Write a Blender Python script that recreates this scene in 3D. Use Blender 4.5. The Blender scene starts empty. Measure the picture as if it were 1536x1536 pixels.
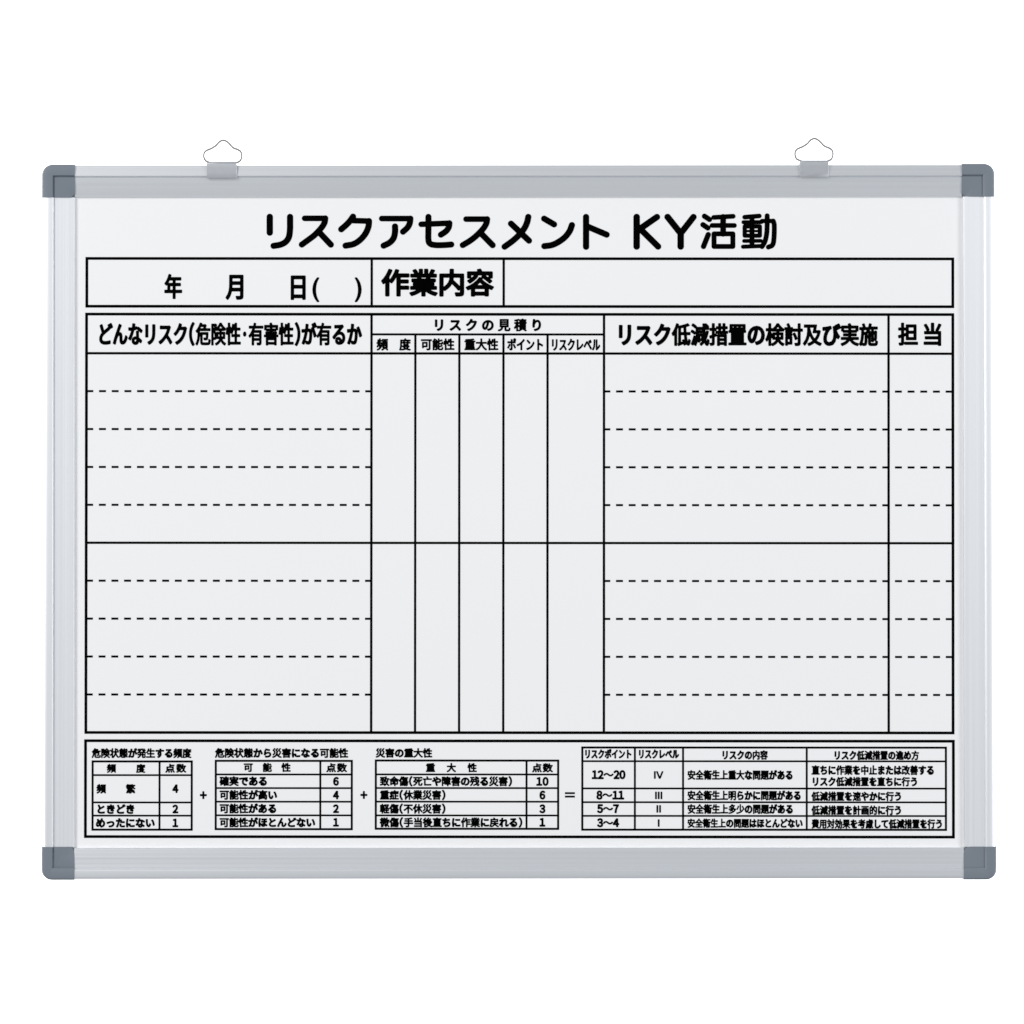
import bpy, bmesh, math, random
import numpy as np
from mathutils import Vector

sc = bpy.context.scene
C = sc.collection
U = 0.600 / 1430.0          # metres per drawing unit: the board is 600 mm wide over 1430 units
BASE_Z = 1.0                # height of the board's lower edge
CX, BY = 778.0, 1320.0      # drawing coordinates of the board's base centre
D = 3.5                     # camera distance

# ------------------------------------------------------------ camera, world, lamps
cam = bpy.data.cameras.new('camera')
co = bpy.data.objects.new('camera', cam); C.objects.link(co)
cam.sensor_width = 36.0
cam.lens = 36.0 * (D + 0.0035) / (1536 * U)
cam.clip_start, cam.clip_end = 0.05, 60
co.location = ((768 - CX) * U, -D, BASE_Z + (BY - 768) * U)
co.rotation_euler = (math.radians(90), 0, 0)
sc.camera = co

w = bpy.data.worlds.new('World'); sc.world = w; w.use_nodes = True
bg = w.node_tree.nodes['Background']
bg.inputs[0].default_value = (0.93, 0.965, 1.0, 1)
bg.inputs[1].default_value = 0.46

def area(name, loc, target, sx, sy, power, col=(1, 1, 1)):
    l = bpy.data.lights.new(name, 'AREA'); l.shape = 'RECTANGLE'; l.size = sx; l.size_y = sy
    l.energy = power; l.color = col
    o = bpy.data.objects.new(name, l); C.objects.link(o); o.location = loc
    o.rotation_euler = (Vector(target) - Vector(loc)).to_track_quat('-Z', 'Y').to_euler()
    return o
BC = (0, 0, BASE_Z + 0.225)
area('softbox_key', (-2.1, -2.4, 2.5), BC, 1.4, 1.8, 64, (1.0, 0.99, 0.98))
area('softbox_fill', (2.2, -2.0, 1.7), BC, 1.2, 1.8, 33, (0.98, 0.99, 1.0))
area('added_backdrop_lamp', (-1.9, 0.75, 1.3), (-0.2, 2.2, 1.2), 0.5, 2.0, 95)  # unseen pair added to burn the backdrop out to white
area('added_backdrop_lamp', (1.9, 0.75, 1.3), (0.2, 2.2, 1.2), 0.5, 2.0, 95)

sc.view_settings.view_transform = 'Standard'
sc.view_settings.look = 'None'
sc.view_settings.exposure = 0.0
sc.view_settings.gamma = 1.0
sc.render.film_transparent = False

# ------------------------------------------------------------ materials
def mat(name, color, rough=0.5, metal=0.0, spec=0.5):
    m = bpy.data.materials.new(name); m.use_nodes = True
    b = m.node_tree.nodes['Principled BSDF']
    b.inputs['Base Color'].default_value = (*color, 1)
    b.inputs['Roughness'].default_value = rough
    b.inputs['Metallic'].default_value = metal
    b.inputs['Specular IOR Level'].default_value = spec
    return m
def noise_to(m, scale, sock, lo, hi, vec_scale=(1, 1, 1), detail=3.0):
    nt = m.node_tree; n, l = nt.nodes, nt.links
    tc = n.new('ShaderNodeTexCoord'); mp = n.new('ShaderNodeMapping')
    mp.inputs['Scale'].default_value = vec_scale
    tx = n.new('ShaderNodeTexNoise'); tx.inputs['Scale'].default_value = scale
    tx.inputs['Detail'].default_value = detail
    mr = n.new('ShaderNodeMapRange'); mr.inputs['To Min'].default_value = lo; mr.inputs['To Max'].default_value = hi
    mr.inputs['From Min'].default_value = 0.3; mr.inputs['From Max'].default_value = 0.7
    l.new(tc.outputs['Object'], mp.inputs[0]); l.new(mp.outputs[0], tx.inputs['Vector'])
    l.new(tx.outputs['Fac'], mr.inputs['Value'])
    l.new(mr.outputs[0], n['Principled BSDF'].inputs[sock])
    return tx
def bump_from(m, tx, strength, dist):
    nt = m.node_tree; b = nt.nodes.new('ShaderNodeBump')
    b.inputs['Strength'].default_value = strength; b.inputs['Distance'].default_value = dist
    nt.links.new(tx.outputs['Fac'], b.inputs['Height'])
    nt.links.new(b.outputs[0], nt.nodes['Principled BSDF'].inputs['Normal'])

M_panel = mat('white_enamel', (0.845, 0.846, 0.852), 0.34, 0, 0.45)
t = noise_to(M_panel, 9, 'Roughness', 0.30, 0.40); bump_from(M_panel, t, 0.04, 0.0005)
M_print = mat('black_print', (0.001, 0.001, 0.001), 0.8, 0, 0.0)
M_alu_h = mat('satin_aluminium_horizontal', (0.83, 0.85, 0.88), 0.42, 0.9)
t = noise_to(M_alu_h, 60, 'Roughness', 0.40, 0.50, (0.03, 1, 40)); bump_from(M_alu_h, t, 0.05, 0.0002)
M_alu_v = mat('satin_aluminium_vertical', (0.83, 0.845, 0.87), 0.42, 0.9)
t = noise_to(M_alu_v, 60, 'Roughness', 0.40, 0.50, (40, 1, 0.03)); bump_from(M_alu_v, t, 0.05, 0.0002)
def brushed(m, tangent):
    b = m.node_tree.nodes['Principled BSDF']; v = m.node_tree.nodes.new('ShaderNodeCombineXYZ')
    for i in range(3): v.inputs[i].default_value = tangent[i]
    b.inputs['Anisotropic'].default_value = 0.42
    m.node_tree.links.new(v.outputs[0], b.inputs['Tangent'])
brushed(M_alu_h, (0, 0, 1)); brushed(M_alu_v, (1, 0, 0))
M_cap = mat('grey_plastic', (0.165, 0.190, 0.225), 0.42, 0, 0.5)
t = noise_to(M_cap, 1800, 'Roughness', 0.38, 0.5); bump_from(M_cap, t, 0.15, 0.0001)
M_clip = mat('zinc_plated_steel', (0.54, 0.56, 0.59), 0.42, 0.85)
noise_to(M_clip, 300, 'Roughness', 0.43, 0.48)
M_wire = mat('steel_wire', (0.50, 0.50, 0.51), 0.3, 1.0)
M_back = mat('galvanised_back', (0.55, 0.56, 0.57), 0.5, 0.6)
noise_to(M_back, 40, 'Roughness', 0.4, 0.6)
M_wall = mat('white_paper', (0.9, 0.9, 0.9), 0.9, 0, 0.1)
noise_to(M_wall, 5, 'Roughness', 0.85, 0.95)

# ------------------------------------------------------------ helpers
def link(name, me, material, parent=None, smooth=False):
    o = bpy.data.objects.new(name, me); C.objects.link(o)
    if material and not me.materials: me.materials.append(material)
    if parent: o.parent = parent
    if smooth:
        me.polygons.foreach_set('use_smooth', [True] * len(me.polygons))
        me.set_sharp_from_angle(angle=math.radians(28))
    return o
FR = -0.0006                       # frame and print each sit a hair off square
PR = 0.0006
def fx(px, py, h):                 # frame drawing coordinates -> root space (h = mm towards viewer)
    x = px - FR * (py - 783); y = py + FR * (px - CX)
    return Vector(((x - CX) * U, -h * 0.001, (BY - y) * U))
def pr(px, py, h=0.12):            # print drawing coordinates -> root space
    x = px - PR * (py - 821); y = py + PR * (px - 779)
    return Vector(((x - CX) * U, -h * 0.001, (BY - y) * U))

# ------------------------------------------------------------ backdrop: a plain white studio wall
def backdrop():
    bm = bmesh.new(); prof = [(2.2, 4.5), (2.2, -2.0), (2.35, -2.0), (2.35, 4.5)]
    rows = [[bm.verts.new((x, y, z)) for y, z in prof] for x in (-4.5, 4.5)]
    for i in range(4):
        j = (i + 1) % 4; bm.faces.new((rows[0][i], rows[1][i], rows[1][j], rows[0][j]))
    bm.faces.new(rows[0]); bm.faces.new(rows[1][::-1])
    bmesh.ops.recalc_face_normals(bm, faces=bm.faces)
    me = bpy.data.meshes.new('backdrop'); bm.to_mesh(me); bm.free()
    o = link('backdrop', me, M_wall); o['kind'] = 'structure'
    o['label'] = 'plain pure white studio background behind the whiteboard'
backdrop()

# ------------------------------------------------------------ the whiteboard
root = bpy.data.objects.new('whiteboard', None); C.objects.link(root)
root.empty_display_size = 0.05
root.location = (0, 0, BASE_Z); root.rotation_euler = (math.radians(-0.9), 0, 0)
root['label'] = 'white Japanese risk assessment whiteboard with printed tables, aluminium frame and grey corner caps'
root['category'] = 'whiteboard'

def box(name, p0, p1, h0, h1, material, parent, bev=0.0):
    bm = bmesh.new()
    vs = [fx(x, y, h) for h in (h0, h1) for (x, y) in ((p0[0], p0[1]), (p1[0], p0[1]), (p1[0], p1[1]), (p0[0], p1[1]))]
    v = [bm.verts.new(q) for q in vs]
    for f in ((0, 1, 2, 3), (7, 6, 5, 4), (0, 4, 5, 1), (1, 5, 6, 2), (2, 6, 7, 3), (3, 7, 4, 0)):
        bm.faces.new([v[i] for i in f])
    bmesh.ops.recalc_face_normals(bm, faces=bm.faces)
    if bev: bmesh.ops.bevel(bm, geom=list(bm.edges), offset=bev, segments=2, affect='EDGES')
    me = bpy.data.meshes.new(name); bm.to_mesh(me); bm.free()
    return link(name, me, material, parent)

panel = box('board_panel', (80, 262), (1478, 1304), -1.2, 0.0, M_panel, root)
panel['label'] = 'white enamel writing surface printed with black tables and text'
backp = box('back_panel', (84, 266), (1474, 1300), -8.5, -8.0, M_back, root)

# rail profile: u = units inward from the outer edge, h = mm towards the viewer
def rail_profile(ws, wt, grooves=True, soft=False, crown=False):
    """ws = width of the raised outer strip, wt = full width"""
    p = [(2.0, -9.6), (0.0, -8.8), (0.0, 3.6), (0.25, 4.2), (0.9, 4.75), (2.0, 5.05), (4.0, 5.2)]
    if crown: p = [(2.0, -9.6), (0.0, -8.8), (0.0, 3.2), (0.25, 3.8), (0.9, 4.2), (2.0, 4.4), (4.0, 4.55)]  # brighter top strip put into the shape: tilted up towards the key light
    if soft: p += [(ws - 1.5, 5.25), (ws - 0.9, 5.18), (ws + 0.7, 4.82), (ws + 1.2, 4.2), (ws + 1.9, 4.0)]  # gentler step, shaped to give bottom and right rails a bright line
    else: p += [(ws - 1.0, 5.25), (ws - 0.5, 5.15), (ws - 0.15, 4.85), (ws + 0.15, 3.3), (ws + 1.2, 3.2), (ws + 1.6, 3.75)]  # groove added so top and left rails get a dark shade line
    a, b, ha, hb = ws + 1.9, wt - 1.8, (4.0 if soft else 3.75), (1.9 if crown else 3.3 if soft else 2.45)  # inner slope varied per rail to shape how bright the band looks
    f = lambda u: ha + (hb - ha) * (u - a) / (b - a)
    if grooves:
        for g in (0.22, 0.45, 0.68, 0.9):
            u = a + (b - a) * g
            p += [(u - 0.45, f(u - 0.45)), (u - 0.1, f(u) - 0.012), (u + 0.1, f(u) - 0.012), (u + 0.45, f(u + 0.45))]
    p += [(b, hb), (wt - 0.9, hb - 0.1), (wt - 0.3, hb - 0.4), (wt, 1.2), (wt, 0.02), (wt - 3, 0.02), (wt - 3, -1.3), (wt - 6, -9.6)]
    return p

def sweep_rail(name, A, B, inward, profile, material):
    bm = bmesh.new(); rows = []
    for P in (A, B):
        rows.append([bm.verts.new(fx(P[0] + inward[0] * u, P[1] + inward[1] * u, h)) for u, h in profile])
    n = len(profile)
    for i in range(n):
        j = (i + 1) % n
        bm.faces.new((rows[0][i], rows[1][i], rows[1][j], rows[0][j]))
    bm.faces.new(rows[0]); bm.faces.new(rows[1][::-1])
    bmesh.ops.recalc_face_normals(bm, faces=bm.faces)
    me = bpy.data.meshes.new(name); bm.to_mesh(me); bm.free()
    return link(name, me, material, root, smooth=True)

# outer edges of the aluminium, seen slightly nearer than the panel
L, R, T, B = 66.6, 1490.6, 247.6, 1317.4
sweep_rail('frame_rail', (112.3, T), (1443.1, T), (0, 1), rail_profile(17.0, 47.5, False, crown=True), M_alu_h)['label'] = 'top rail of the frame'
sweep_rail('frame_rail', (112.3, B), (1444.1, B), (0, -1), rail_profile(14.3, 46.5, soft=True), M_alu_h)['label'] = 'bottom rail of the frame'
sweep_rail('frame_rail', (L, 295.7), (L, 1269.3), (1, 0), rail_profile(14.3, 46.0), M_alu_v)['label'] = 'left rail of the frame'
sweep_rail('frame_rail', (R, 295.3), (R, 1269.7), (-1, 0), rail_profile(13.3, 46.0, soft=True), M_alu_v)['label'] = 'right rail of the frame'

def corner_cap(cx, cy, sx, sy, label, soft_h, soft_v):
    """cx, cy = outer corner; sx, sy = direction inward; soft_* = soft instead of grooved step on that arm"""
    S, RR, N = 49.6, 16.5, 10
    head = [(4.0, -10.2), (1.0, -10.0), (0.0, -9.4), (0.0, 3.7), (0.3, 4.6), (1.1, 5.3), (2.4, 5.75), (4.5, 5.9), (15.8, 5.95)]
    step = [(16.6, 5.85), (17.1, 5.5), (17.5, 4.0), (18.5, 3.9), (19.2, 4.4)]  # groove added to give the arm a dark shade line
    soft = [(16.2, 5.88), (17.9, 5.5), (18.3, 5.0), (18.8, 4.75), (19.8, 4.7)]  # gentler slope, shaped so the arm catches a highlight instead
    tail = [(33.0, 4.0), (46.0, 3.3), (47.6, 3.0), (48.2, 2.3), (48.2, 0.03)]
    PH = head + (soft if soft_h else step) + tail; PV = head + (soft if soft_v else step) + tail
    bm = bmesh.new(); rings = []
    for (uh, hh), (uv, hv) in zip(PH, PV):      # arm along x uses h, arm along y uses v
        if uh >= 45.0:                           # inner corner, cut off at an angle
            e = uh - 48.2; m_ = min(e, 0)
            k0, k1 = Vector((S - 0.3 + m_, 44.8 + e)), Vector((44.8 + e, S - 0.3 + m_))
            pts = [(Vector((S, 44.8 + e)), hh)] + [(k0.lerp(k1, k / N), hh) for k in range(N + 1)] + [(Vector((44.8 + e, S)), hv)]
        else:
            pts = [(Vector((S, uh)), hh)]; r = RR - uh
            for k in range(N + 1):
                a = math.pi / 2 * k / N
                if r > 0.5: pts.append((Vector((RR - r * math.sin(a), RR - r * math.cos(a))), hh))
                else: pts.append((Vector((uv, uh)), (hh + hv) / 2))
            pts.append((Vector((uv, S)), hv))
        rings.append([bm.verts.new(fx(cx + sx * q.x, cy + sy * q.y, h)) for q, h in pts])
    for a, b in zip(rings[:-1], rings[1:]):
        for i in range(len(a) - 1):
            try: bm.faces.new((a[i], a[i + 1], b[i + 1], b[i]))
            except ValueError: pass
    bm.faces.new([r[0] for r in rings]); bm.faces.new([r[-1] for r in rings][::-1])
    bmesh.ops.remove_doubles(bm, verts=bm.verts, dist=1e-6)
    bmesh.ops.dissolve_degenerate(bm, edges=bm.edges, dist=1e-6)
    bmesh.ops.recalc_face_normals(bm, faces=bm.faces)
    me = bpy.data.meshes.new('corner_cap'); bm.to_mesh(me); bm.free()
    # make sure the front looks outwards
    s = sum(p.normal.y * p.area for p in me.polygons if abs(p.normal.y) > 0.8 and p.center.y < -0.003)
    if s > 0: me.flip_normals()
    link('corner_cap', me, M_cap, root, smooth=True)['label'] = label
corner_cap(63.0, 246.4, 1, 1, 'top left grey corner cap', 0, 0)
corner_cap(1492.4, 246.0, -1, 1, 'top right grey corner cap', 0, 1)
corner_cap(63.0, 1318.6, 1, -1, 'bottom left grey corner cap', 1, 0)
corner_cap(1493.4, 1319.0, -1, -1, 'bottom right grey corner cap', 1, 1)

# ------------------------------------------------------------ hangers
def catmull(pts, closed=False, n=8):
    out = []; m = len(pts)
    P = [np.array(p, float) for p in pts]
    rng = range(m) if closed else range(m - 1)
    for i in rng:
        p0 = P[i - 1] if (closed or i > 0) else 2 * P[0] - P[1]
        p1, p2 = P[i], P[(i + 1) % m]
        p3 = P[(i + 2) % m] if (closed or i + 2 < m) else 2 * P[-1] - P[-2]
        for k in range(n):
            t = k / n
            out.append(0.5 * ((2 * p1) + (-p0 + p2) * t + (2 * p0 - 5 * p1 + 4 * p2 - p3) * t * t + (-p0 + 3 * p1 - 3 * p2 + p3) * t ** 3))
    if not closed: out.append(P[-1])
    return out

def tube(name, pts, r, material, parent, seg=10):
    """closed tube through root-space points"""
    bm = bmesh.new(); n = len(pts); rings = []
    for i, p in enumerate(pts):
        d = (pts[(i + 1) % n] - pts[i - 1]).normalized()
        nb = Vector((0, 1, 0)); s = d.cross(nb).normalized(); nb = s.cross(d).normalized()
        rings.append([bm.verts.new(p + s * r * math.cos(a) + nb * r * math.sin(a)) for a in [2 * math.pi * k / seg for k in range(seg)]])
    for i in range(n):
        a, b = rings[i], rings[(i + 1) % n]
        for k in range(seg): bm.faces.new((a[k], a[(k + 1) % seg], b[(k + 1) % seg], b[k]))
    bmesh.ops.recalc_face_normals(bm, faces=bm.faces)
    me = bpy.data.meshes.new(name); bm.to_mesh(me); bm.free()
    return link(name, me, material, parent, smooth=True)

def hanger(x0, x1, ytop, ybot, ox, oy, label, tilt=0.0):
    # bent strap: down the front of the rail, curled round the wire, over the top and down the back
    hc, rr = 5.15, 1.55                      # centre height (mm) and radius (mm) of the curl
    ru = rr * 0.001 / U
    yc = ytop + ru
    cl = [(ybot, 5.75 + tilt), (ybot - 2, 6.1 + tilt * .8), (ybot - 9, 6.3 + tilt * .5), (yc + 6, 6.55)]
    for k in range(0, 9):
        a = math.pi * k / 8
        cl.append((yc - ru * math.sin(a), hc + rr * math.cos(a)))
    cl += [(yc + 0.2, 3.2), (yc + 0.4, -10.0), (yc + 4, -10.6), (yc + 26, -10.6)]
    th = 0.7
    bm = bmesh.new(); fr, bk = [], []
    for i, (y, h) in enumerate(cl):
        a = cl[max(i - 1, 0)]; b = cl[min(i + 1, len(cl) - 1)]
        dy, dh = (b[0] - a[0]) * U * 1000, b[1] - a[1]
        ln = math.hypot(dy, dh) or 1; ny, nh = dh / ln, -dy / ln      # normal pointing outwards/front
        fr.append((y + 0 * ny, h)); bk.append((y - ny * th * 0.001 / U, h - nh * th))
    loops = []
    for x in (x0, x0 + 0.5, x1 - 0.5, x1):
        e = 0.12 if x in (x0, x1) else 0.0
        loops.append([bm.verts.new(fx(x, y, h - e)) for y, h in fr] + [bm.verts.new(fx(x, y, h)) for y, h in reversed(bk)])
    m = len(loops[0])
    for a, b in zip(loops[:-1], loops[1:]):
        for i in range(m):
            j = (i + 1) % m; bm.faces.new((a[i], a[j], b[j], b[i]))
    k = len(fr)
    for lp in (loops[0], loops[-1]):
        for i in range(k - 1): bm.faces.new((lp[i], lp[i + 1], lp[m - 2 - i], lp[m - 1 - i]))
    bmesh.ops.recalc_face_normals(bm, faces=bm.faces)
    me = bpy.data.meshes.new('hanger_clip'); bm.to_mesh(me); bm.free()
    clip = link('hanger_clip', me, M_clip, root, smooth=True); clip['label'] = label
    shape = [(334.9, 210.4), (339.8, 211.8), (344.3, 215.6), (350.3, 221.6), (356.6, 224.2), (361.6, 227.6), (363.1, 234),
             (361.3, 240.2), (357, 243.4), (346, yc - oy), (334, yc - oy), (322, yc - oy), (313.5, 243.2), (308.6, 240.6), (306.2, 234),
             (308.6, 227), (317.6, 222.6), (324.5, 218.2), (329.4, 212.9)]
    pts = [fx(q[0] + ox, q[1] + oy, hc - 0.1) for q in catmull(shape, True, 6)]
    tube('wire_loop', pts, 0.66 * 0.001, M_wire, clip)
hanger(310.6, 355.4, 242.6, 267.6, 0, 0, 'left hanger clip', 0.25)
hanger(1199.4, 1243.0, 240.9, 266.6, 886.4, -2.0, 'right hanger clip')

# ------------------------------------------------------------ printed ruling
def quads(name, rects, label=None, h=0.12):
    bm = bmesh.new()
    for x0, y0, x1, y1 in rects:
        bm.faces.new([bm.verts.new(pr(x, y, h)) for x, y in ((x0, y1), (x1, y1), (x1, y0), (x0, y0))])
    me = bpy.data.meshes.new(name); bm.to_mesh(me); bm.free()
    o = link(name, me, M_print, panel)
    if label: o['label'] = label
    return o
def border(x0, y0, x1, y1, t, label=None):
    k = t / 2
    # four strips butted at the corners
    quads('table_border', [(x0 - k, y0 - k, x1 + k, y0 + k), (x0 - k, y1 - k, x1 + k, y1 + k),
                           (x0 - k, y0 + k, x0 + k, y1 - k), (x1 - k, y0 + k, x1 + k, y1 - k)], label)
def vline(x, y0, y1, t): quads('table_line', [(x - t / 2, y0, x + t / 2, y1)], h=0.14)
def hline(y, x0, x1, t): quads('table_line', [(x0, y - t / 2, x1, y + t / 2)], h=0.13)

OT = 4.15; IT = 3.55
border(129.6, 387.6, 1429.4, 459.4, OT, 'border of the date and work content strip')
for x in (557.2, 755.3): vline(x, 389.4, 457.6, IT)
border(129.3, 471.2, 1429.4, 1098.8, OT, 'border of the large risk table')
hline(530.0, 131.1, 1427.6, IT); hline(814.4, 131.1, 1427.6, 3.5); hline(501.4, 558.7, 904.3, 3.2)
for x in (557.0, 905.9, 1332.9): vline(x, 473.0, 1097.0, IT)
for x in (622.8, 688.8, 755.0, 821.2): vline(x, 502.8, 1097.0, IT - .2)
border(128.9, 1111.2, 1429.8, 1254.8, OT, 'border of the scoring tables')
for y in (586.9, 643.8, 700.7, 757.5, 871.3, 928.2, 985.0, 1041.9):
    for a, b, s in ((130, 556, 129.2), (907.3, 1331.4, 905.0), (1334.4, 1428, 905.0)):
        rs = []
        k = 0
        while s + 19.02 * k < b:
            x0, x1 = max(a, s + 19.02 * k), min(b, s + 19.02 * k + 10.4)
            if x1 - x0 > 0.8: rs.append((x0, y - 1.6, x1, y + 1.6))
            k += 1
        quads('dashed_line', rs)
def small_table(xs, ys, label, skip=()):
    border(xs[0], ys[0], xs[-1], ys[-1], 3.1, label)
    for x in xs[1:-1]: vline(x, ys[0] + 1.3, ys[-1] - 1.3, 2.9)
    for y in ys[1:-1]: hline(y, xs[0] + 1.3, xs[-1] - 1.3, 2.7)
small_table((139.6, 239.9, 288.2), (1142.2, 1162.7, 1203.6, 1223.4, 1244.4), 'frequency score table')
small_table((324.2, 480.9, 528.1), (1141.2, 1161.6, 1182.0, 1202.4, 1222.8, 1243.5), 'possibility score table')
small_table((564.1, 790.0, 837.4), (1140.6, 1161.4, 1181.8, 1202.2, 1222.8, 1242.8), 'severity score table')
small_table((873.6, 952.4, 1024.6, 1210.0, 1418.6), (1120.9, 1141.4, 1182.2, 1202.8, 1223.3, 1244.0), 'risk point and level table')

# ------------------------------------------------------------ lettering
# Each sign is traced as a signed distance field of its outline (or of hand-drawn strokes), fattened with
# rounded ends like the maru-gothic lettering of the board, and contoured back into a filled flat mesh.
_gl = {}
def glyph(ch):
    if ch in _gl: return _gl[ch]
    cu = bpy.data.curves.new('glyph', 'FONT'); cu.body = ch
    o = bpy.data.objects.new('glyph', cu); C.objects.link(o)
    c = o.to_curve(bpy.context.evaluated_depsgraph_get()); polys = []
    for s in c.splines:
        bp = s.bezier_points; n = len(bp); out = []
        for i in range(n):
            a, b = bp[i], bp[(i + 1) % n]
            p0, p1, p2, p3 = [np.array((v.x, v.y)) for v in (a.co, a.handle_right, b.handle_left, b.co)]
            ln = np.linalg.norm(p3 - p0)
            straight = abs(np.cross(p1 - p0, p3 - p0)) + abs(np.cross(p2 - p0, p3 - p0)) < 1e-4 * max(ln, 1e-3)
            m = 1 if straight else 4
            for k in range(m):
                t = k / m
                out.append((1 - t) ** 3 * p0 + 3 * (1 - t) ** 2 * t * p1 + 3 * (1 - t) * t * t * p2 + t ** 3 * p3)
        polys.append(np.array(out))
    o.to_curve_clear(); bpy.data.objects.remove(o); bpy.data.curves.remove(cu)
    _gl[ch] = polys
    return polys

def seg_dist(GX, GY, A, Bp):
    d = Bp - A; L2 = (d ** 2).sum(1) + 1e-12
    px = GX[..., None] - A[:, 0]; py = GY[..., None] - A[:, 1]
    t = np.clip((px * d[:, 0] + py * d[:, 1]) / L2, 0, 1)
    return np.sqrt((px - t * d[:, 0]) ** 2 + (py - t * d[:, 1]) ** 2)

def contour(F, xs, ys):
    """closed polylines of F = 0 (negative inside)"""
    ny, nx = F.shape; nxt = {}; pos = {}
    neg = F < 0
    case = (neg[:-1, :-1] * 1 + neg[:-1, 1:] * 2 + neg[1:, 1:] * 4 + neg[1:, :-1] * 8)
    def ed(kind, j, i):
        key = (kind, j, i)
        if key not in pos:
            if kind == 0: f0, f1 = F[j, i], F[j, i + 1]; t = f0 / (f0 - f1); pos[key] = (xs[i] + t * (xs[i + 1] - xs[i]), ys[j])
            else: f0, f1 = F[j, i], F[j + 1, i]; t = f0 / (f0 - f1); pos[key] = (xs[i], ys[j] + t * (ys[j + 1] - ys[j]))
        return key
    TB = {1: [(3, 0)], 2: [(0, 1)], 3: [(3, 1)], 4: [(1, 2)], 5: [(3, 0), (1, 2)], 6: [(0, 2)], 7: [(3, 2)], 8: [(2, 3)],
          9: [(2, 0)], 10: [(0, 1), (2, 3)], 11: [(2, 1)], 12: [(1, 3)], 13: [(1, 0)], 14: [(0, 3)]}
    for j, i in zip(*np.nonzero((case > 0) & (case < 15))):
        E4 = ((0, j, i), (1, j, i + 1), (0, j + 1, i), (1, j, i))
        for a, b in TB[int(case[j, i])]:
            nxt[ed(*E4[a])] = ed(*E4[b])
    loops = []
    while nxt:
        k0 = next(iter(nxt)); k = k0; lp = []
        while k in nxt:
            lp.append(pos[k]); k = nxt.pop(k)
        if len(lp) > 3: loops.append(np.array(lp))
    return loops

def simplify(P, tol):
    n = len(P)
    if n < 8: return P
    keep = np.zeros(n, bool); far = int(np.argmax(((P - P[0]) ** 2).sum(1)))
    keep[0] = keep[far] = True; Q = np.vstack([P, P[:1]])
    st = [(0, far), (far, n)]
    while st:
        a, b = st.pop()
        if b - a < 2: continue
        d = Q[b] - Q[a]; L = np.hypot(*d); r = Q[a + 1:b] - Q[a]
        dist = np.abs(d[0] * r[:, 1] - d[1] * r[:, 0]) / L if L > 1e-9 else np.hypot(r[:, 0], r[:, 1])
        m = int(np.argmax(dist))
        if dist[m] > tol:
            keep[a + 1 + m] = True; st += [(a, a + 1 + m), (a + 1 + m, b)]
    return P[keep]

_cache = {}
def glyph_loops(ch, w, h, bold, cell):
    """loops in drawing units with y down, origin at the em box centre"""
    key = (ch, round(w, 2), round(h, 2), round(bold, 2))
    if key in _cache: return _cache[key]
    polys = [np.column_stack(((p[:, 0] - 0.5) * w, -(p[:, 1] - 0.38) * h)) for p in glyph(ch)]
    if ch.isascii() or ch in '０１２３４５６７８９ⅠⅡⅢⅣ':                            # narrow latin figures: centre them on their ink
        ax = np.concatenate(polys); mx = (ax[:, 0].min() + ax[:, 0].max()) / 2
        polys = [p - np.array((mx, 0)) for p in polys]
    allp = np.concatenate(polys); lo = allp.min(0) - bold - 2 * cell; hi = allp.max(0) + bold + 2 * cell
    xs = np.arange(lo[0], hi[0] + cell, cell); ys = np.arange(lo[1], hi[1] + cell, cell)
    GX, GY = np.meshgrid(xs + 1e-5, ys + 1.3e-5)
    A = np.concatenate(polys); Bp = np.concatenate([np.roll(p, -1, 0) for p in polys])
    dist = seg_dist(GX, GY, A, Bp).min(-1)
    up = (A[:, 1] <= GY[..., None]) & (Bp[:, 1] > GY[..., None]); dn = (A[:, 1] > GY[..., None]) & (Bp[:, 1] <= GY[..., None])
    dy = Bp[:, 1] - A[:, 1]; dy = np.where(abs(dy) < 1e-12, 1e-12, dy)
    xi = A[:, 0] + (GY[..., None] - A[:, 1]) * (Bp[:, 0] - A[:, 0]) / dy
    wn = ((up & (xi > GX[..., None])).sum(-1) - (dn & (xi > GX[..., None])).sum(-1))
    F = np.where(wn != 0, -dist, dist) - bold
    F[np.abs(F) < 1e-7] = 1e-7
    loops = [simplify(l, cell * 0.12) for l in contour(F, xs, ys)]
    _cache[key] = loops
    return loops

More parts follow.
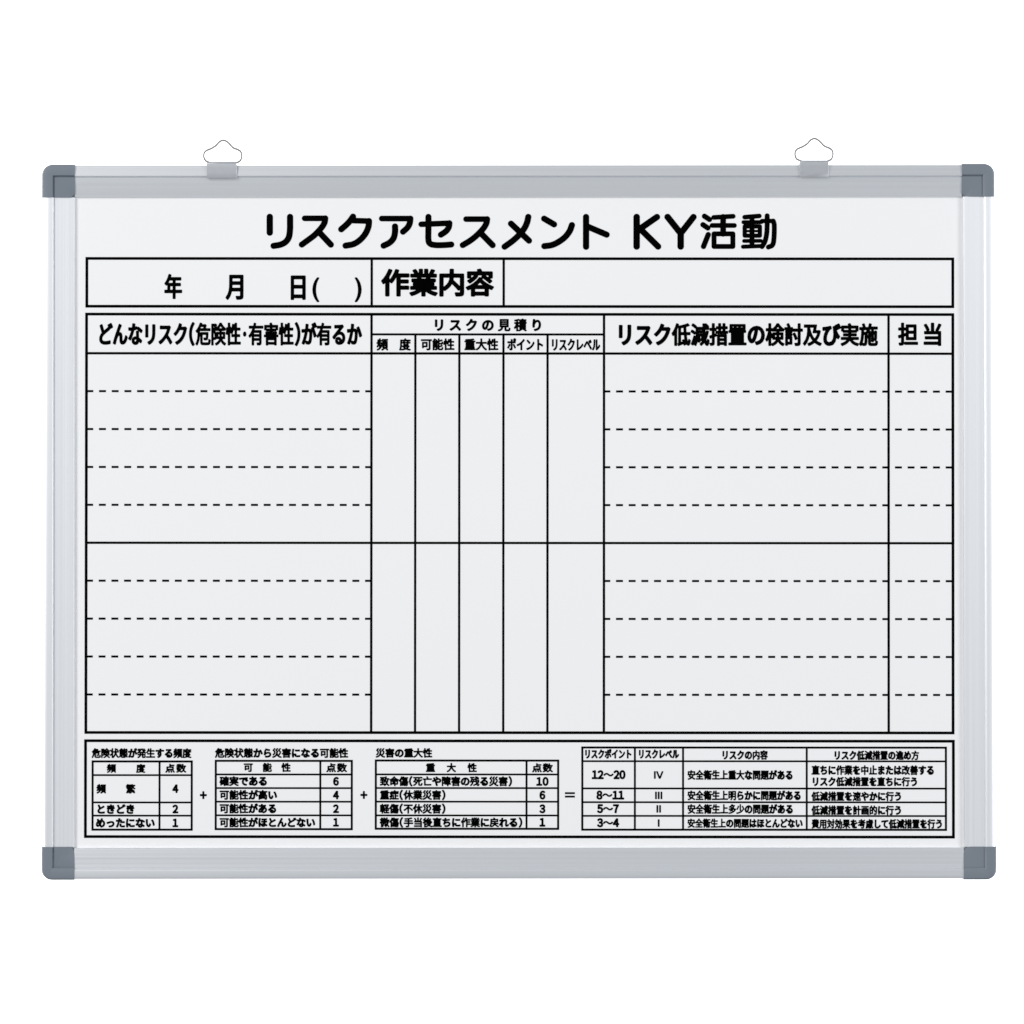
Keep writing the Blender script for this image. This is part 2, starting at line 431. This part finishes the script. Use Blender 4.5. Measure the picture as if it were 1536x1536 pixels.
from mathutils.geometry import delaunay_2d_cdt
def inside(cx, cy, loops):
    c = np.zeros(len(cx), int)
    for l in loops:
        a = l; b = np.roll(l, -1, 0)
        cond = (a[:, 1] <= cy[:, None]) != (b[:, 1] <= cy[:, None])
        dy = b[:, 1] - a[:, 1]; dy = np.where(abs(dy) < 1e-12, 1e-12, dy)
        xi = a[:, 0] + (cy[:, None] - a[:, 1]) * (b[:, 0] - a[:, 0]) / dy
        c += (cond & (xi > cx[:, None])).sum(1)
    return c % 2 == 1
def fill(name, groups, label=None, h=0.15):
    """groups: one list of loops per sign"""
    V, F = [], []
    for loops in groups:
        vs, es = [], []
        for l in loops:
            if len(l) < 3: continue
            b = len(vs); vs += [Vector(q) for q in l]; es += [(b + i, b + (i + 1) % len(l)) for i in range(len(l))]
        if not vs: continue
        v2, _, f2, *_r = delaunay_2d_cdt(vs, es, [], 0, 1e-6)
        P = np.array([tuple(q) for q in v2]); T_ = np.array(f2)
        cen = P[T_].mean(1); ok = inside(cen[:, 0], cen[:, 1], loops)
        b = len(V); V += [pr(x, y, h) for x, y in P]; F += [tuple(int(b + k) for k in t) for t in T_[ok]]
    me = bpy.data.meshes.new(name); me.from_pydata(V, [], F)
    bm = bmesh.new(); bm.from_mesh(me)
    for f in bm.faces:
        if f.normal.y > 0: f.normal_flip()
    loose = [v for v in bm.verts if not v.link_faces]
    bmesh.ops.delete(bm, geom=loose, context='VERTS')
    bmesh.ops.dissolve_limit(bm, angle_limit=0.01, verts=bm.verts, edges=bm.edges)
    bm.to_mesh(me); bm.free()
    ob = link(name, me, M_print, panel)
    if label: ob['label'] = label
    return ob

HALF = '（）・()'
def text(s, x0, x1, y0, y1, w=None, bold=0.028, half=HALF, label=None, dh=0.0):
    """s set between ink limits x0..x1, y0..y1; w = width of one sign when it is spaced out"""
    adv = [0.5 if c in half else 1.0 for c in s]; n = sum(adv)
    if w is None: pitch = w = (x1 - x0) / (n - 0.08) if len(s) > 1 else (x1 - x0) / 0.92
    elif len(s) > 1: pitch = (x1 - x0 - 0.92 * w) / (n - 1)
    else: pitch = w
    h = (y1 - y0) / 0.95; cy = (y0 + y1) / 2
    b = bold * math.sqrt(w * h); cell = 0.42 if h > 22 else 0.36
    x = (x0 + x1) / 2 - n * pitch / 2
    loops = []
    for c, a in zip(s, adv):
        cx = x + a * pitch / 2; x += a * pitch
        if c in ' 　': continue
        kana = '\u3040' <= c <= '\u30ff'
        lp = glyph_loops(c, w, h, b * (0.2 if c == '・' else 1.3 if kana or c in HALF else 0.97), cell)
        if a < 1 and not c.isascii():
            al = np.concatenate(lp); m = (al[:, 0].min() + al[:, 0].max()) / 2
        else: m = 0
        loops.append([l + np.array((cx - m, cy + dh)) for l in lp])
    return fill('lettering', loops, label)

# --- title, drawn stroke by stroke
def strokes_to_loops(strokes, cell=0.4):
    """strokes: (points, radius); all in drawing units"""
    allp = np.concatenate([np.array(p) for p, r in strokes]); R_ = max(r for p, r in strokes) + 2 * cell
    lo, hi = allp.min(0) - R_, allp.max(0) + R_
    xs = np.arange(lo[0], hi[0] + cell, cell); ys = np.arange(lo[1], hi[1] + cell, cell)
    GX, GY = np.meshgrid(xs + 1e-5, ys + 1.3e-5); F = np.full(GX.shape, 1e3)
    for p, r in strokes:
        p = np.array(p, float); F = np.minimum(F, seg_dist(GX, GY, p[:-1], p[1:]).min(-1) - r)
    F[np.abs(F) < 1e-7] = 1e-7
    return [simplify(l, 0.04) for l in contour(F, xs, ys)]
def tr(ox, sc_, pts, smooth=False):
    p = [(ox + x / sc_, 310 + y / sc_) for x, y in pts]
    return [tuple(q) for q in catmull(p, False, 7)] if smooth else p
a_, b_, c_ = 390, 580, 760
V, H_ = 4.7, 4.2
def S(o, pts, r=V, k=7.68): return (tr(o, k, pts, True), r)
def Ln(o, pts, r=V, k=7.68): return (tr(o, k, pts), r)
E_ = 10.97
title = [
 [Ln(a_, [(108, 115), (108, 297)], 4.8), S(a_, [(342, 115), (342, 190), (341, 265), (328, 350), (290, 405), (230, 436), (152, 450)])],
 [Ln(a_, [(510, 132), (748, 132)], 4.3), S(a_, [(748, 132), (738, 185), (700, 245), (625, 325), (550, 382), (478, 435)], 4.6), Ln(a_, [(690, 305), (812, 435)])],
 [S(a_, [(1068, 112), (1030, 165), (985, 212), (932, 258)]), Ln(a_, [(1070, 158), (1252, 163)], 4.3), S(a_, [(1252, 163), (1245, 230), (1210, 310), (1150, 380), (1075, 428), (982, 447)])],
 [Ln(b_, [(-60, 134), (270, 134)], 4.3), S(b_, [(270, 134), (262, 190), (235, 240), (185, 286)], 4.6), S(b_, [(93, 225), (93, 290), (76, 360), (30, 412), (-38, 447)])],
 [S(b_, [(478, 114), (478, 250), (478, 380), (500, 425), (560, 440), (650, 440), (742, 433)], 4.6), Ln(b_, [(395, 200), (720, 187)], 4.3), S(b_, [(720, 187), (712, 235), (680, 280), (622, 320)], 4.6)],
 [Ln(b_, [(912, 140), (1155, 140)], 4.3), S(b_, [(1155, 140), (1145, 190), (1108, 252), (1035, 328), (960, 388), (874, 440)], 4.6), Ln(b_, [(1090, 310), (1218, 440)])],
 [Ln(c_, [(48, 192), (255, 388)]), S(c_, [(247, 114), (232, 180), (200, 248), (145, 318), (70, 388), (-26, 458)])],
 [Ln(c_, [(430, 134), (544, 200)]), S(c_, [(750, 208), (725, 275), (672, 345), (600, 400), (520, 438), (432, 451)])],
 [Ln(c_, [(913, 114), (913, 458)]), Ln(c_, [(930, 225), (1150, 318)])],
 [Ln(940, [(190, 190), (190, 758)], 4.9, 12.8), Ln(940, [(580, 190), (200, 455)], 4.8, 12.8), Ln(940, [(280, 440), (602, 758)], 4.8, 12.8)],
 [Ln(940, [(785, 190), (1036, 505), (1036, 758)], 4.9, 12.8), Ln(940, [(1282, 190), (1036, 505)], 4.8, 12.8)],
 [Ln(1040, [(183, 150), (265, 203)], 4.05, E_), Ln(1040, [(158, 290), (238, 343)], 4.05, E_), Ln(1040, [(245, 452), (167, 648)], 4.05, E_),
  Ln(1040, [(335, 170), (655, 150)], 3.65, E_), Ln(1040, [(308, 302), (675, 302)], 3.65, E_), Ln(1040, [(490, 160), (490, 440)], 4.35, E_),
  Ln(1040, [(340, 440), (650, 440), (650, 648), (340, 648), (340, 440)], 3.75, E_)],
 [Ln(1040, [(845, 165), (1085, 145)], 3.55, E_), Ln(1040, [(825, 248), (1120, 246)], 3.05, E_),
  Ln(1040, [(845, 318), (1095, 318), (1095, 470), (845, 470), (845, 318)], 3.25, E_), Ln(1040, [(840, 394), (1100, 394)], 1.85, E_),
  Ln(1040, [(965, 160), (965, 640)], 3.75, E_), Ln(1040, [(835, 557), (1110, 555)], 2.95, E_), Ln(1040, [(818, 652), (1120, 640)], 3.15, E_),
  Ln(1040, [(1130, 228), (1315, 228)], 3.35, E_), S(1040, [(1315, 228), (1332, 300), (1328, 500), (1305, 620), (1235, 658)], 3.75, E_),
  S(1040, [(1215, 142), (1215, 280), (1208, 430), (1180, 560), (1130, 650)], 3.75, E_)],
]
tl = []
for chs in title: tl.append(strokes_to_loops(chs))
fill('lettering', tl, 'large black title above the tables')

# --- date strip
DL = 'date wording'
text('年', 247.0, 271.6, 411.6, 447.9, bold=.042); text('月', 339.5, 367.6, 410.6, 449, bold=.042); text('日', 432.9, 460.6, 411.0, 449.6, bold=.042)
text('(', 469.3, 477.3, 412.2, 448.4, w=34, bold=0.022, dh=-1.5); text(')', 532.9, 540.9, 412.2, 448.4, w=34, bold=0.022, dh=-1.5)
text('作業内容', 573.2, 739.0, 403.8, 443.6, bold=.043, label='work content heading')
# --- large table headings
text('どんなリスク（危険性・有害性）が有るか', 146.6, 541.4, 484.4, 517.8, bold=.039, label='which risks heading')
text('リスクの見積り', 649.6, 813.6, 478.0, 496.4, w=19, bold=.042, label='risk estimate heading')
text('頻　度', 565.2, 615.2, 507.8, 525.4, w=17.4, bold=.042)
text('可能性', 631.5, 681.0, 507.8, 525.0, bold=.042)
text('重大性', 696.8, 746.8, 507.8, 525.2, bold=.042)
text('ポイント', 761.0, 815.2, 507.6, 525.6, bold=.039)
text('リスクレベル', 826.3, 899.6, 507.4, 526.0, bold=.039)
text('リスク低減措置の検討及び実施', 924.6, 1315.8, 484.9, 518.0, bold=.041, label='risk reduction heading')
text('担', 1348.4, 1376.2, 484.0, 517.6, bold=.039); text('当', 1384.4, 1413.6, 484.0, 517.6, bold=.039)
# --- scoring tables
TB = .048
def tx(s, x0, x1, yc, hh=14.0, w=None): return text(s, x0, x1, yc - hh / 2, yc + hh / 2, w=w, bold=TB)
tx('危険状態が発生する頻度', 138.8, 287.0, 1129.8)
tx('頻　　度', 161.4, 218.0, 1152.6, 12.8, 13.8); tx('点', 249, 262.4, 1152.4, 12.8); tx('数', 265.4, 279.2, 1152.4, 12.8)
tx('頻　　繁', 146.0, 203.2, 1183.2, 13.6, 14.2)
tx('ときどき', 145.4, 202.8, 1213.6, 14.2); tx('めったにない', 144.8, 232.6, 1234.2, 14.2)
def num(s, cx, cy, hh=10.6, step=9.4):
    lp = []
    s = ''.join(chr(0xFF10 + int(c)) if c.isdigit() else c for c in s)
    h = hh / 0.70; n = len(s)
    for i, c in enumerate(s):
        ww = h * 0.86
        g = glyph_loops(c, ww, h, (0.030 if c == '+' else 0.062) * h, 0.34); al = np.concatenate(g); my = (al[:, 1].min() + al[:, 1].max()) / 2
        lp.append([l + np.array((cx + (i - (n - 1) / 2) * step, cy - my)) for l in g])
    return fill('lettering', lp)
num('4', 263.7, 1183.0); num('2', 263.7, 1213.4); num('1', 263.7, 1234.2)
num('+', 305.6, 1192.6, 15.5); num('+', 546.2, 1192.2, 15.5)
quads('lettering', [(847.6, 1187.9, 862.4, 1190.7), (847.6, 1193.1, 862.4, 1195.9)], h=0.15)
tx('危険状態から災害になる可能性', 323.6, 522.2, 1129.4)
tx('可　能　性', 366.4, 436.0, 1151.0, 13.0, 14.0); tx('点', 490.4, 503.8, 1151.4, 13.0); tx('数', 506.4, 520.2, 1151.4, 13.0)
tx('確実である', 330.4, 401.4, 1171.6); tx('可能性が高い', 330.4, 415.8, 1192.2); tx('可能性がある', 330.4, 415.4, 1212.6)
tx('可能性がほとんどない', 330.4, 473.0, 1233.4)
for s, y in (('6', 1171.8), ('4', 1192.4), ('2', 1212.8), ('1', 1233.2)): num(s, 504.4, y)
tx('災害の重大性', 564.4, 648.2, 1129.2, 13.6)
tx('重　大　性', 639.6, 715.0, 1151.2, 13.2, 14.0); tx('点', 798.8, 812.4, 1151.4, 13.0); tx('数', 814.8, 828.8, 1151.4, 13.0)
tx('致命傷（死亡や障害の残る災害）', 570.8, 768.6, 1171.6); tx('重症（休業災害）', 570.8, 668.8, 1192.2)
tx('軽傷（不休災害）', 570.8, 668.8, 1212.8); tx('微傷（手当後直ちに作業に戻れる）', 570.8, 784.0, 1233.2)
for s, y in (('10', 1171.8), ('6', 1192.2), ('3', 1212.8), ('1', 1233.0)): num(s, 813.8, y, 10.8)
tx('リスクポイント', 876.8, 947.6, 1130.6, 14.0); tx('リスクレベル', 957.4, 1018.0, 1130.6, 14.0)
tx('リスクの内容', 1082.4, 1151.2, 1132.0, 13.6); tx('リスク低減措置の進め方', 1250.4, 1378.0, 1132.4, 13.6)
def rng(a, b, cx, cy):
    n = (len(a) + len(b)) * 8.8 + 15.0; x = cx - n / 2
    num(a, x + len(a) * 4.4, cy, 11.0, 8.8); tx('～', x + len(a) * 8.8 + 0.4, x + len(a) * 8.8 + 14.4, cy, 14.0)
    num(b, x + len(a) * 8.8 + 15.0 + len(b) * 4.4, cy, 11.0, 8.8)
rng('12', '20', 913.0, 1161.6); rng('8', '11', 915.6, 1192.2); rng('5', '7', 912.2, 1212.6); rng('3', '4', 912.2, 1233.6)
for s, y in (('Ⅳ', 1161.8), ('Ⅲ', 1192.4), ('Ⅱ', 1212.6), ('Ⅰ', 1233.8)): text(s, 981.0, 995.2, y - 6.6, y + 6.6, bold=.042)
tx('安全衛生上重大な問題がある', 1031.6, 1189.2, 1162.0); tx('安全衛生上明らかに問題がある', 1031.6, 1201.4, 1192.6)
tx('安全衛生上多少の問題がある', 1031.6, 1189.6, 1213.0); tx('安全衛生上の問題はほとんどない', 1031.6, 1203.6, 1234.2, 13.4)
tx('直ちに作業を中止または改善する', 1217.6, 1401.0, 1154.6, 14.0); tx('リスク低減措置を直ちに行う', 1217.6, 1376.4, 1171.8, 13.6)
tx('低減措置を速やかに行う', 1217.6, 1352.4, 1193.8, 13.6); tx('低減措置を計画的に行う', 1217.6, 1352.4, 1214.6, 13.6)
tx('費用対効果を考慮して低減措置を行う', 1217.6, 1413.6, 1235.0, 13.6)
